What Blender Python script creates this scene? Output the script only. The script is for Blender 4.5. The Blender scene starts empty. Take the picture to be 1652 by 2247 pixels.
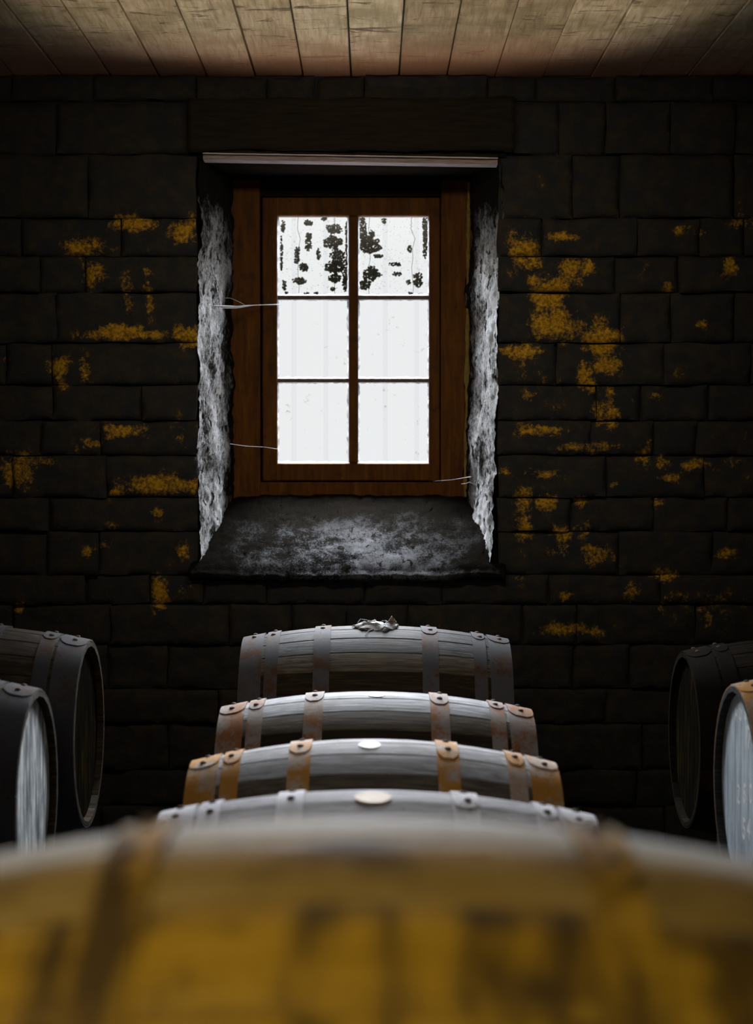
import bpy, bmesh, math, random
from mathutils import Vector, Matrix, noise
R_ = math.radians
random.seed(7)
SC = bpy.context.scene
COL = SC.collection
# ------------------------------------------------------------------ camera
F = 3700.0; W, H = 1652.0, 2247.0
PITCH = math.atan((1123.5 - 1020) / F); YAW = math.atan((826 - 815) / F)
cam_d = bpy.data.cameras.new('camera'); cam = bpy.data.objects.new('camera', cam_d); COL.objects.link(cam)
cam_d.sensor_fit = 'HORIZONTAL'; cam_d.sensor_width = 24.0; cam_d.lens = F / W * 24.0
cam.rotation_euler = (math.pi / 2 - PITCH, 0, -YAW); cam.location = (0, 0, 0)
cam_d.clip_start = 0.05; cam_d.clip_end = 100
cam_d.dof.use_dof = True; cam_d.dof.focus_distance = 5.75; cam_d.dof.aperture_fstop = 2.5
SC.camera = cam
CM = cam.rotation_euler.to_matrix()
def U(px, py, d):
    """point at world depth y=d seen at reference pixel px,py"""
    v = CM @ Vector(((px - W / 2) / F, -(py - H / 2) / F, -1.0))
    return v * (d / v.y)
# ------------------------------------------------------------------ world
w = bpy.data.worlds.new('overcast_sky'); SC.world = w; w.use_nodes = True
w.node_tree.nodes['Background'].inputs[0].default_value = (0.985, 1.0, 1.0, 1)
w.node_tree.nodes['Background'].inputs[1].default_value = 0.88
# ------------------------------------------------------------------ lights
def area(name, loc, target, sx, sy, power, col, spread=180):
    l = bpy.data.lights.new(name, 'AREA'); l.shape = 'RECTANGLE'; l.size = sx; l.size_y = sy
    l.energy = power; l.color = col; l.spread = R_(spread)
    o = bpy.data.objects.new(name, l); COL.objects.link(o); o.location = loc
    o.rotation_euler = (Vector(target) - Vector(loc)).to_track_quat('-Z', 'Y').to_euler()
    return o
area('daylight_outside', (-0.08, 8.0, 2.35), (-0.08, 6.5, 0.1), 3.4, 1.5, 2500, (0.90, 0.95, 1.0))
sl = bpy.data.lights.new('sun_through_cloud', 'SUN'); sl.angle = R_(42); sl.energy = 55; sl.color = (0.93, 0.96, 1.0)
slo = bpy.data.objects.new('sun_through_cloud', sl); COL.objects.link(slo); slo.rotation_euler = (R_(-70), 0, 0); slo.location = (0, 12, 4)
area('cool_fill_near_ceiling', (0.0, 5.10, 1.42), (0.0, 2.6, -0.5), 1.5, 0.12, 10, (0.88, 0.93, 1.0), 150)  # added strip for cask tops and heads; no such opening is known
area('warm_fill_behind', (-0.9, -1.6, 0.9), (0.0, 6.0, 0.2), 1.0, 1.4, 1.3, (1.0, 0.88, 0.70))  # unseen fill added behind the camera; no doorway is known
area('warm_wall_fill', (0.0, 3.9, 1.36), (0.0, 6.3, 0.3), 1.6, 0.12, 6, (1.0, 0.88, 0.66), 90)  # added strip above the view, brightens the window wall
area('warm_fill_by_camera', (-0.7, 0.05, 0.75), (-0.1, 1.1, -0.5), 0.7, 0.4, 4.4, (1.0, 0.86, 0.62), 100)  # added unseen fill for the front of the nearest cask
sp = bpy.data.lights.new('ceiling_fill_spot', 'SPOT'); spo = bpy.data.objects.new('ceiling_fill_spot', sp); COL.objects.link(spo)  # added spot without a fixture, brightens the ceiling boards
spo.location = (0.0, 4.7, -0.38); sp.energy = 98; sp.color = (1.0, 0.86, 0.68); sp.spot_size = R_(70); sp.spot_blend = 0.45
sp.shadow_soft_size = 0.06
spo.rotation_euler = (Vector((0.0, 4.98, 1.44)) - spo.location).to_track_quat('-Z', 'Y').to_euler()
SC.view_settings.view_transform = 'Standard'; SC.view_settings.look = 'None'
SC.view_settings.exposure = 0.0; SC.view_settings.gamma = 1.0; SC.view_settings.use_curve_mapping = False
SC.cycles.use_denoising = True
SC.cycles.max_bounces = 6; SC.cycles.diffuse_bounces = 3; SC.cycles.glossy_bounces = 2
SC.cycles.transparent_max_bounces = 12; SC.cycles.caustics_reflective = False; SC.cycles.caustics_refractive = False
SC.cycles.sample_clamp_indirect = 4.0

# ------------------------------------------------------------------ helpers
def tag(o, label=None, cat=None, group=None, kind=None):
    if label: o['label'] = label
    if cat: o['category'] = cat
    if group: o['group'] = group
    if kind: o['kind'] = kind
    return o
def link(name, me, mat=None, parent=None, loc=(0, 0, 0), rot=(0, 0, 0)):
    o = bpy.data.objects.new(name, me); COL.objects.link(o)
    if mat and me and not me.materials: me.materials.append(mat)
    if parent: o.parent = parent
    o.location = loc; o.rotation_euler = rot
    return o
def bm_mesh(name, bm, smooth=None):
    me = bpy.data.meshes.new(name); bmesh.ops.recalc_face_normals(bm, faces=bm.faces); bm.to_mesh(me); bm.free()
    if smooth is not None:
        for p in me.polygons: p.use_smooth = True
        me.set_sharp_from_angle(angle=R_(smooth))
    return me
def add_box(bm, c, s, bev=0.0, rot=None):
    r = bmesh.ops.create_cube(bm, size=1.0)
    vs = r['verts']
    M = Matrix.Translation(c) @ (rot.to_4x4() if rot else Matrix.Identity(4)) @ Matrix.Diagonal((*s, 1))
    bmesh.ops.transform(bm, matrix=M, verts=vs)
    if bev > 0:
        es = list({e for v in vs for e in v.link_edges})
        bmesh.ops.bevel(bm, geom=es, offset=bev, segments=1, affect='EDGES')
def box_obj(name, x0, x1, y0, y1, z0, z1, mat, parent=None, bev=0.0):
    bm = bmesh.new(); add_box(bm, ((x0 + x1) / 2, (y0 + y1) / 2, (z0 + z1) / 2), (x1 - x0, y1 - y0, z1 - z0), bev)
    return link(name, bm_mesh(name, bm), mat, parent)
def grid_mesh(name, fn, nu, nv, smooth=60, close=None):
    bm = bmesh.new(); g = [[bm.verts.new(fn(i / nu, j / nv)) for j in range(nv + 1)] for i in range(nu + 1)]
    for i in range(nu):
        for j in range(nv):
            bm.faces.new((g[i][j], g[i + 1][j], g[i + 1][j + 1], g[i][j + 1]))
    return bm, g
def tube(name, pts, rad, mat, parent=None, res=3):
    cu = bpy.data.curves.new(name, 'CURVE'); cu.dimensions = '3D'; cu.bevel_depth = 1.0; cu.bevel_resolution = res
    s = cu.splines.new('POLY'); s.points.add(len(pts) - 1)
    for i, p in enumerate(pts):
        s.points[i].co = (*p, 1); s.points[i].radius = rad[i] if isinstance(rad, (list, tuple)) else rad
    o = bpy.data.objects.new(name, cu); COL.objects.link(o); cu.use_fill_caps = True
    dg = bpy.context.evaluated_depsgraph_get(); me = bpy.data.meshes.new_from_object(o.evaluated_get(dg))
    bpy.data.objects.remove(o); me.name = name
    return link(name, me, mat, parent)
def fbm(p, o=4): return noise.fractal(p, 1.0, 2.0, o)

# ------------------------------------------------------------------ materials
class NT:
    def __init__(s, name):
        s.m = bpy.data.materials.new(name); s.m.use_nodes = True; s.t = s.m.node_tree; s.n = s.t.nodes; s.l = s.t.links
        s.b = s.n['Principled BSDF']; s.out = s.n['Material Output']
    def new(s, typ, **kw):
        n = s.n.new(typ)
        for k, v in kw.items(): setattr(n, k, v)
        return n
    def ln(s, a, b): s.l.new(a, b)
    def coords(s, kind='Object', scale=(1, 1, 1), rnd=True, loc=(0, 0, 0)):
        tc = s.new('ShaderNodeTexCoord'); mp = s.new('ShaderNodeMapping'); mp.inputs['Scale'].default_value = scale
        mp.inputs['Location'].default_value = loc
        if rnd:
            oi = s.new('ShaderNodeObjectInfo'); mu = s.new('ShaderNodeMath', operation='MULTIPLY'); mu.inputs[1].default_value = 37.0
            s.ln(oi.outputs['Random'], mu.inputs[0]); ad = s.new('ShaderNodeVectorMath', operation='ADD')
            s.ln(tc.outputs[kind], ad.inputs[0]); s.ln(mu.outputs[0], ad.inputs[1]); s.ln(ad.outputs[0], mp.inputs[0])
        else: s.ln(tc.outputs[kind], mp.inputs[0])
        return mp.outputs[0]
    def noise(s, vec, scale, detail=6, rough=0.6, dist=0.0):
        n = s.new('ShaderNodeTexNoise'); n.inputs['Scale'].default_value = scale; n.inputs['Detail'].default_value = detail
        n.inputs['Roughness'].default_value = rough; n.inputs['Distortion'].default_value = dist
        s.ln(vec, n.inputs['Vector']); return n.outputs['Fac']
    def ramp(s, fac, stops):
        r = s.new('ShaderNodeValToRGB'); e = r.color_ramp.elements
        while len(e) < len(stops): e.new(0.5)
        for el, (p, c) in zip(e, stops):
            el.position = p; el.color = (*c, 1) if len(c) == 3 else c
        s.ln(fac, r.inputs[0]); return r.outputs[0]
    def mix(s, a, b, fac, mode='MIX'):
        m = s.new('ShaderNodeMixRGB', blend_type=mode)
        for i, v in ((0, fac), (1, a), (2, b)):
            if isinstance(v, (int, float)): m.inputs[i].default_value = v
            elif isinstance(v, tuple): m.inputs[i].default_value = (*v, 1)
            else: s.ln(v, m.inputs[i])
        return m.outputs[0]
    def math(s, op, a, b=0.0):
        m = s.new('ShaderNodeMath', operation=op)
        for i, v in ((0, a), (1, b)):
            if isinstance(v, (int, float)): m.inputs[i].default_value = v
            else: s.ln(v, m.inputs[i])
        return m.outputs[0]
    def bump(s, h, dist, strength=1.0):
        b = s.new('ShaderNodeBump'); b.inputs['Strength'].default_value = strength; b.inputs['Distance'].default_value = dist
        s.ln(h, b.inputs['Height']); s.ln(b.outputs[0], s.b.inputs['Normal'])
    def fin(s, col, rough=0.8, spec=0.3, metal=0.0):
        if isinstance(col, tuple): s.b.inputs['Base Color'].default_value = (*col, 1)
        else: s.ln(col, s.b.inputs['Base Color'])
        if isinstance(rough, (int, float)): s.b.inputs['Roughness'].default_value = rough
        else: s.ln(rough, s.b.inputs['Roughness'])
        s.b.inputs['Specular IOR Level'].default_value = spec; s.b.inputs['Metallic'].default_value = metal
        return s.m
G = lambda v: (v, v, v)
def stave_mat(name, dark, mid, light, stain, stain_amt, blot=2.2, spec=0.05):
    t = NT(name)
    g = t.noise(t.coords(scale=(1.6, 26, 26)), 4.0, 8, 0.65, 0.3)
    c = t.ramp(g, [(0.30, dark), (0.50, mid), (0.68, light)])
    s1 = t.noise(t.coords('Object', (blot, 5, 5), True, (3, 1, 2)), 1.6, 5, 0.6)
    c = t.mix(c, stain, t.ramp(s1, [(0.62 - stain_amt, G(0.0)), (0.78 - stain_amt * .5, G(0.85))]))
    sp = t.noise(t.coords(scale=(60, 90, 90)), 1.5, 2, 0.5)
    c = t.mix(c, (0.02, 0.018, 0.015), t.ramp(sp, [(0.70, G(0)), (0.76, G(0.8))]))
    oi = t.new('ShaderNodeObjectInfo'); c = t.mix(c, t.ramp(oi.outputs['Random'], [(0, G(0.62)), (1, G(1.05))]), 0.8, 'MULTIPLY')
    t.bump(g, 0.0025, 0.7)
    return t.fin(c, 0.7, spec)
def hoop_mat(name, steel, rust, amt, metal=0.1, spec=0.12):
    t = NT(name)
    n1 = t.noise(t.coords(), 9.0, 7, 0.7); n2 = t.noise(t.coords(rnd=True, loc=(5, 5, 5)), 90.0, 4, 0.6)
    f = t.ramp(t.math('ADD', n1, t.math('MULTIPLY', n2, 0.25)), [(0.72 - amt, G(0)), (0.86 - amt, G(1))])
    c = t.mix(steel, rust, f)
    c = t.mix(c, (0.02, 0.015, 0.01), t.ramp(n2, [(0.62, G(0)), (0.75, G(0.7))]))
    t.bump(n2, 0.0008, 0.6)
    return t.fin(c, 0.8, spec, metal)
M = {}
M['stave_grey'] = stave_mat('grey weathered oak', (0.016, 0.016, 0.016), (0.046, 0.046, 0.048), (0.095, 0.095, 0.10), (0.04, 0.024, 0.012), 0.06)
M['stave_blue'] = stave_mat('blue grey weathered oak', (0.13, 0.13, 0.14), (0.31, 0.32, 0.345), (0.54, 0.55, 0.59), (0.14, 0.08, 0.03), 0.05)
M['stave_pale'] = stave_mat('pale weathered oak', (0.24, 0.24, 0.24), (0.46, 0.46, 0.485), (0.70, 0.70, 0.74), (0.16, 0.08, 0.02), 0.05)
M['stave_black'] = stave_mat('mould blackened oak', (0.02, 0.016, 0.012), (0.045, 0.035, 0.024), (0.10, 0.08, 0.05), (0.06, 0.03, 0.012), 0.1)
M['stave_unlit'] = stave_mat('oak painted unlit', (0.008, 0.007, 0.006), (0.014, 0.011, 0.008), (0.03, 0.02, 0.01), (0.01, 0.008, 0.006), 0.1, 2.2, 0.03)  # shade around the right rear cask painted in as near-black
t = NT('ochre oak with painted warm light'); g_ = t.noise(t.coords(scale=(1.6, 22, 22)), 4.0, 6, 0.6, 0.3)
c_ = t.ramp(g_, [(0.3, (0.30, 0.165, 0.008)), (0.55, (0.40, 0.225, 0.012)), (0.75, (0.48, 0.30, 0.04))])
vv = t.noise(t.coords('Object', (9, 1.3, 1.3), False), 1.5, 4, 0.6, 0.4); bb = t.noise(t.coords('Object', (9, 9, 9), True), 1.3, 5, 0.6, 0.3)
c_ = t.mix(c_, (0.05, 0.028, 0.008), t.ramp(vv, [(0.47, G(0)), (0.60, G(0.92))])); c_ = t.mix(c_, (0.045, 0.026, 0.006), t.ramp(bb, [(0.50, G(0)), (0.64, G(0.9))]))
t.bump(g_, 0.002, 0.6); M['stave_ochre'] = t.fin(c_, 0.7, 0.2)  # warm lamp light on the nearest cask painted in as ochre
M['stave_brown'] = stave_mat('dark brown oak', (0.035, 0.026, 0.016), (0.085, 0.066, 0.045), (0.15, 0.125, 0.095), (0.05, 0.03, 0.012), 0.1, 2.2, 0.1)
M['stave_near_black'] = stave_mat('near black lower staves', (0.010, 0.008, 0.005), (0.020, 0.014, 0.008), (0.045, 0.030, 0.012), (0.05, 0.028, 0.006), 0.0, 2.2, 0.05)  # darkest tone, set on staves low on the flanks
M['stave_lit_top'] = stave_mat('oak with painted top light', (0.32, 0.32, 0.32), (0.55, 0.55, 0.57), (0.75, 0.75, 0.78), (0.30, 0.22, 0.14), 0.03)  # window light on the nearest cask's top painted in as pale staves
M['stave_tan'] = stave_mat('grey tan oak', (0.24, 0.14, 0.02), (0.36, 0.23, 0.05), (0.42, 0.31, 0.13), (0.05, 0.03, 0.01), 0.12, 4.5)
M['hoop_grey'] = hoop_mat('grey hoop steel', (0.055, 0.055, 0.062), (0.060, 0.030, 0.016), 0.10, 0.0, 0.08)
M['hoop_rust'] = hoop_mat('rusty hoop steel', (0.22, 0.20, 0.19), (0.22, 0.09, 0.03), 0.17)
M['hoop_orange'] = hoop_mat('orange rusted hoop steel', (0.40, 0.33, 0.28), (0.42, 0.19, 0.03), 0.20, 0.2)
M['hoop_pale'] = hoop_mat('galvanised hoop steel', (0.66, 0.66, 0.70), (0.24, 0.17, 0.12), 0.05)
M['hoop_dark'] = hoop_mat('dark hoop steel', (0.05, 0.05, 0.055), (0.05, 0.022, 0.008), 0.08)
M['hoop_unlit'] = hoop_mat('hoop painted unlit', (0.012, 0.010, 0.008), (0.03, 0.016, 0.006), 0.05, 0.0, 0.03)
M['hoop_ochre'] = hoop_mat('ochre hoop steel', (0.36, 0.25, 0.07), (0.16, 0.09, 0.02), 0.05, 0.0)
M['rivet'] = hoop_mat('rivet iron', (0.10, 0.08, 0.075), (0.14, 0.06, 0.03), 0.12)
def simple(name, c, rough=0.8, sc=30, var=0.5, bd=0.002, stretch=(1, 1, 1), spec=0.1):
    t = NT(name); n = t.noise(t.coords(scale=stretch), sc, 6, 0.6)
    c2 = tuple(v * (1 - var) for v in c); t.bump(n, bd, 0.6)
    return t.fin(t.ramp(n, [(0.3, c2), (0.65, c)]), rough, spec)
M['bung_white'] = simple('whitewashed bung', (0.85, 0.86, 0.87), 0.6, 20, 0.12, 0.0005)
M['bung_orange'] = simple('sun bleached cork bung', (0.80, 0.58, 0.36), 0.6, 20, 0.2, 0.0005)
M['burlap'] = simple('grey burlap', (0.34, 0.34, 0.35), 0.95, 220, 0.85, 0.004)
M['burlap_brown'] = simple('brown burlap fold', (0.30, 0.24, 0.19), 0.95, 160, 0.7, 0.004)
M['timber'] = simple('dark stillage timber', (0.05, 0.035, 0.02), 0.85, 12, 0.6, 0.003, (6, 1, 6))
M['black_wall'] = simple('soot black wall', (0.034, 0.034, 0.035), 0.95, 6, 0.5, 0.01)
M['floor'] = simple('black earth floor', (0.05, 0.05, 0.05), 0.95, 14, 0.5, 0.01)
M['crumb'] = simple('pale mortar crumb', (0.42, 0.42, 0.43), 0.9, 60, 0.4, 0.002)
M['web'] = simple('cobweb silk', (0.62, 0.60, 0.60), 0.7, 60, 0.2, 0.0002)
M['putty'] = simple('flaking white putty', (0.30, 0.30, 0.32), 0.8, 35, 0.75, 0.002)
M['leaf'] = simple('dark ivy leaf', (0.012, 0.016, 0.008), 0.8, 12, 0.3, 0.0005)
M['chalk'] = simple('white chalk paint', (0.93, 0.95, 0.97), 0.9, 120, 0.25, 0.0003)
# stone wall: black mould with mustard limewash left in patches (mesh attribute "wash")
t = NT('blackened stone with ochre limewash')
cw = t.coords('Object', rnd=False)
at = t.new('ShaderNodeAttribute', attribute_name='wash')
n1 = t.noise(cw, 17.0, 9, 0.72, 0.25); n2 = t.noise(cw, 85.0, 5, 0.7)
v = t.math('ADD', t.math('MULTIPLY', at.outputs['Fac'], 0.36), t.math('ADD', t.math('MULTIPLY', n1, 0.85), t.math('MULTIPLY', n2, 0.32)))
f = t.ramp(v, [(0.755, G(0)), (0.91, G(1))])
och = t.mix((0.13, 0.065, 0.006), (0.50, 0.27, 0.020), t.ramp(n2, [(0.35, G(0)), (0.62, G(1))]))
base = t.mix((0.020, 0.022, 0.025), (0.036, 0.028, 0.020), t.ramp(n1, [(0.42, G(0)), (0.62, G(1))]))
t.bump(t.math('ADD', n1, t.math('MULTIPLY', n2, 0.3)), 0.012, 0.8)
M['stone'] = t.fin(t.mix(base, och, f), 0.95, 0.1)
# reveal plaster
def plaster(name, a, b, c, thr, lims, fine=95):
    t = NT(name); cw = t.coords('Object', (1, 1, 0.55), rnd=False)
    n1 = t.noise(cw, 11, 8, 0.7); n2 = t.noise(cw, fine, 9, 0.8, 0.5); n3 = t.noise(cw, 3.2, 3, 0.5)
    s = t.math('ADD', t.math('MULTIPLY', n1, 0.5), t.math('ADD', t.math('MULTIPLY', n2, 0.55), t.math('MULTIPLY', n3, 0.25)))
    col = t.ramp(s, [(thr, a), (thr + 0.06, b), (thr + 0.14, c)])
    t.bump(t.math('ADD', t.math('MULTIPLY', n1, 0.6), n2), 0.02, 1.0)
    n4 = t.noise(t.coords('Object', (1, 1, 0.5), False, (9, 2, 4)), 34, 4, 0.55, 0.4)
    col = t.mix(col, (0.02, 0.018, 0.014), t.ramp(n4, [(0.585, G(0)), (0.63, G(0.95))]))
    # black mould plus painted shade along the margins, ragged edge
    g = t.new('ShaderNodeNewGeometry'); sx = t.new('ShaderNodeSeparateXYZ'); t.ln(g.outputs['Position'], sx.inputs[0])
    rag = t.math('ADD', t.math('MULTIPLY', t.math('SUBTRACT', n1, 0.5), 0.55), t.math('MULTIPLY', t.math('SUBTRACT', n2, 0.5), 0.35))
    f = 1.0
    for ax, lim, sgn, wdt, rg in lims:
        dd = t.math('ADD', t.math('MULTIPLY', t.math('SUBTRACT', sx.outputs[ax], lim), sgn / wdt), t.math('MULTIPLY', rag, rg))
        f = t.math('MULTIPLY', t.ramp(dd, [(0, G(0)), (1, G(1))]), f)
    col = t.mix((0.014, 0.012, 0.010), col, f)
    return t.fin(col, 1.0, 0.0)
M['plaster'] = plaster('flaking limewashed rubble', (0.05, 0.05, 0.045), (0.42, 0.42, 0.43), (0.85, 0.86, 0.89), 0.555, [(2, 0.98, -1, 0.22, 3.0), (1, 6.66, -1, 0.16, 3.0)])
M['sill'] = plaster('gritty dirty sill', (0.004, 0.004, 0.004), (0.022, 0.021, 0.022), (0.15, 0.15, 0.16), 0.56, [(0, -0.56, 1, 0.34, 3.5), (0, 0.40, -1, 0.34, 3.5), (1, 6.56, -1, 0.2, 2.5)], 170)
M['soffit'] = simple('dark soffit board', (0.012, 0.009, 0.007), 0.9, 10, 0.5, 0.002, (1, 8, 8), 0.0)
M['lintel_edge'] = simple('split lintel edge painted lit', (0.34, 0.27, 0.27), 0.85, 14, 0.6, 0.003, (1, 10, 22))
M['lintel_beam'] = simple('dark lintel beam', (0.018, 0.014, 0.009), 0.9, 9, 0.5, 0.004, (1, 5, 9))
# window joinery
t = NT('varnished pine'); cw = t.coords('Object', (14, 14, 1.6), rnd=True)
n1 = t.noise(cw, 3.0, 7, 0.6, 0.5); n2 = t.noise(t.coords(rnd=True), 16.0, 5, 0.6)
c = t.ramp(n1, [(0.3, (0.035, 0.012, 0.002)), (0.55, (0.075, 0.026, 0.003)), (0.75, (0.11, 0.044, 0.006))])
c = t.mix(c, (0.03, 0.014, 0.006), t.ramp(n2, [(0.56, G(0)), (0.70, G(0.9))])); t.bump(n1, 0.001, 0.5)
M['pine'] = t.fin(c, 0.6, 0.06)
# ceiling boards
t = NT('weathered ceiling boards'); n1 = t.noise(t.coords('Object', (16, 1.2, 1)), 4.0, 8, 0.65, 0.6)
n2 = t.noise(t.coords('Object', (2.6, 9, 1)), 2.4, 6, 0.66, 1.0); n3 = t.noise(t.coords('Object', (2.2, 2.2, 1)), 2.2, 4, 0.6)
c = t.ramp(n1, [(0.28, (0.21, 0.16, 0.10)), (0.5, (0.42, 0.35, 0.24)), (0.72, (0.56, 0.49, 0.36))])
c = t.mix(c, (0.05, 0.036, 0.022), t.ramp(n2, [(0.575, G(0)), (0.64, G(0.93))]))
c = t.mix(c, (0.20, 0.17, 0.09), t.ramp(n3, [(0.45, G(0)), (0.68, G(0.75))]))
oi = t.new('ShaderNodeObjectInfo'); c = t.mix(c, t.ramp(oi.outputs['Random'], [(0, (0.62, 0.56, 0.48)), (0.5, (0.9, 0.86, 0.8)), (1, G(1.08))]), 0.9, 'MULTIPLY')
# damp brown band where the boards meet the gable wall (soot and rust stain on the boards themselves)
g = t.new('ShaderNodeNewGeometry'); sx = t.new('ShaderNodeSeparateXYZ'); t.ln(g.outputs['Position'], sx.inputs[0])
dm = t.math('ADD', sx.outputs[1], t.math('MULTIPLY', n2, 0.35))
c = t.mix(c, (0.36, 0.17, 0.10), t.ramp(t.math('SUBTRACT', dm, 5.55), [(0.25, G(0)), (0.88, G(0.9))]))
t.bump(n1, 0.002, 0.6)
M['ceiling'] = t.fin(c, 0.8, 0.25)
# barrel heads
def head_mat(name, dark, mid, light, rust, spec=0.25, gs=14):
    t = NT(name); n1 = t.noise(t.coords('Object', (1, gs, 1.6)), 3.0, 8, 0.7, 0.6); n2 = t.noise(t.coords('Object', (1, 6, 2)), 3.2, 5, 0.6)
    c = t.ramp(t.math('ADD', t.math('MULTIPLY', n1, 0.6), t.math('MULTIPLY', n2, 0.4)), [(0.40, dark), (0.5, mid), (0.60, light)])
    c = t.mix(c, rust, t.ramp(n2, [(0.66, G(0)), (0.78, G(0.7))])); t.bump(n1, 0.002, 0.6)
    return t.fin(c, 0.75, spec)
M['head_flaked'] = head_mat('flaking grey head paint', (0.05, 0.055, 0.065), (0.26, 0.29, 0.31), (0.80, 0.82, 0.80), (0.12, 0.07, 0.05))
M['head_blue'] = head_mat('blue grey head paint', (0.30, 0.35, 0.40), (0.44, 0.51, 0.58), (0.60, 0.68, 0.74), (0.25, 0.17, 0.13))
M['head_dark'] = head_mat('black head boards', (0.006, 0.006, 0.005), (0.007, 0.006, 0.005), (0.028, 0.019, 0.005), (0.02, 0.012, 0.006), 0.0, 20)
# panes
t = NT('dirty window glass'); n = t.noise(t.coords(rnd=False), 26, 8, 0.75); n_ = t.noise(t.coords(rnd=False, loc=(3, 3, 3)), 5, 3, 0.5)
tr = t.new('ShaderNodeBsdfTransparent'); t.ln(t.ramp(t.math('ADD', n, t.math('MULTIPLY', n_, 0.35)), [(0.80, (0.97, 0.975, 0.98)), (0.90, (0.55, 0.56, 0.55))]), tr.inputs[0])
gl = t.new('ShaderNodeBsdfGlossy'); gl.inputs['Roughness'].default_value = 0.15
mx = t.new('ShaderNodeMixShader'); mx.inputs[0].default_value = 0.004
t.ln(tr.outputs[0], mx.inputs[1]); t.ln(gl.outputs[0], mx.inputs[2]); t.ln(mx.outputs[0], t.out.inputs[0]); M['glass'] = t.m
def clear(name, tint, dif, f):
    t = NT(name); tr = t.new('ShaderNodeBsdfTransparent'); tr.inputs[0].default_value = (*tint, 1)
    d = t.new('ShaderNodeBsdfDiffuse'); d.inputs[0].default_value = (*dif, 1); mx = t.new('ShaderNodeMixShader'); mx.inputs[0].default_value = f
    t.ln(tr.outputs[0], mx.inputs[1]); t.ln(d.outputs[0], mx.inputs[2]); t.ln(mx.outputs[0], t.out.inputs[0]); return t.m
M['bar'] = clear('bar faded by painted glare', (0.975, 0.975, 0.98), (0.3, 0.3, 0.32), 0.01)
M['film'] = clear('cobweb film', (0.9, 0.9, 0.9), (0.7, 0.7, 0.7), 0.4)

# ------------------------------------------------------------------ the room
YW = 6.30; ZC = 1.444; ZF = -1.43; XL, XR = -2.7, 2.7; YB = -2.6; YO = 6.95
ox0 = U(433, 800, YW).x; ox1 = U(1092, 700, YW).x; oz0 = U(800, 1262, YW).z; oz1 = U(800, 338, YW).z
st = lambda o: tag(o, kind='structure')
wall_floor = st(box_obj('floor', XL, XR, YB, YO, ZF - 0.2, ZF, M['floor']))
st(box_obj('wall_left', XL - 0.3, XL, YB, YO, ZF, ZC + 0.2, M['black_wall']))
st(box_obj('wall_right', XR, XR + 0.3, YB, YO, ZF, ZC + 0.2, M['black_wall']))
st(box_obj('wall_front', XL - 0.3, XR + 0.3, YB - 0.3, YB, ZF, ZC + 0.2, M['black_wall']))
st(box_obj('ground', -9, 9, YO, 22, -2.0, -1.8, simple('pale gravel yard', (0.5, 0.5, 0.48), 0.9, 8, 0.3, 0.01)))
bm = bmesh.new(); yb = YW + 0.04
for (a, b, c, d) in ((XL - .3, ox0 - 0.05, ZF - .2, ZC + .3), (ox1 + 0.05, XR + .3, ZF - .2, ZC + .3), (ox0 - 0.05, ox1 + 0.05, ZF - .2, oz0 - 0.06), (ox0 - .05, ox1 + .05, oz1 + 0.05, ZC + .3)):
    add_box(bm, ((a + b) / 2, (yb + YO) / 2, (c + d) / 2), (b - a, YO - yb, d - c))
wall = st(link('wall_back', bm_mesh('wall_back', bm), M['black_wall']))
# limewash patches, (px, py, rx, ry, amount)
P = [(290,490,48,15,1),(405,505,38,24,1),(180,540,48,15,.9),(205,600,26,26,.9),(320,600,9,50,.6),(280,640,14,34,.7),(326,650,9,44,.8),
(262,730,40,16,1.15),(412,740,32,19,1.15),(330,735,42,9,.8),(195,735,26,10,.8),(130,810,20,26,1),(185,810,12,28,.8),(270,945,48,13,.9),(205,972,26,9,.9),
(350,1065,80,17,1.05),(255,1080,16,11,1),(35,1030,30,38,.9),(100,1010,16,22,.6),(350,1300,18,36,1.05),(400,1210,12,20,.9),(195,1215,12,14,.8),(232,1195,9,11,.9),
(42,1335,10,10,1.3),(400,1290,16,12,.7),(345,1125,16,14,.7),(8,790,12,9,.9),(245,1155,10,12,.7),(165,985,9,18,.5),(400,950,22,40,.45),
(1150,550,32,44,.9),(1235,520,38,9,.9),(1265,590,38,22,.9),(1170,620,15,15,1),(1210,645,34,32,1.2),(1215,710,44,30,1.1),(1145,770,38,13,1.1),
(1320,745,40,30,1.15),(1330,805,32,16,1),(1280,825,13,20,1.1),(1300,850,13,15,1.2),(1160,870,13,13,.9),(1340,860,16,16,.8),(1345,910,15,22,1),(1310,900,22,28,.75),
(1180,945,54,10,.95),(1290,980,76,9,.85),(1100,1035,26,7,.85),(1190,1040,38,9,.9),(1150,1095,22,26,.85),(1195,1105,24,19,.95),(1277,1100,13,13,1),
(1150,1160,19,27,1),(1235,1172,30,17,.95),(1290,1165,9,17,.8),(1305,1215,32,19,.85),(1235,1210,24,11,.85),(1465,1050,22,9,.9),(1520,1020,44,12,.8),(1450,1010,9,22,.7),
(1600,590,17,17,1.05),(1465,630,13,11,.9),(1540,710,13,11,.9),(1490,505,20,11,.7),(1540,508,16,11,.6),(1625,490,26,19,.7),(1420,590,16,16,.5),(1415,1000,26,26,.6),
(1445,1105,16,7,.8),(1350,1065,20,9,.7),(1390,1300,16,22,.8),(1460,1265,26,12,.9),(1590,1215,24,11,.9),(1545,1330,110,50,.4),(1235,1382,50,13,.95),(1310,1385,22,11,.8),
(1140,1275,13,11,.8),(1240,1305,11,13,.8),(1390,880,13,11,.6),(1440,870,12,14,.7),(1485,820,10,10,.5),(1640,940,12,30,.4),(1180,850,60,60,.35),(1600,1000,30,60,.3),(640,245,60,14,.25),(1200,380,60,40,.25),(1400,420,30,20,.2)]
PW = []
for (px, py, rx, ry, a) in P:
    q = U(px, py, YW); PW.append((q.x, q.z, rx * 1.15 / F * YW, ry * 1.2 / F * YW, a))
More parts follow.
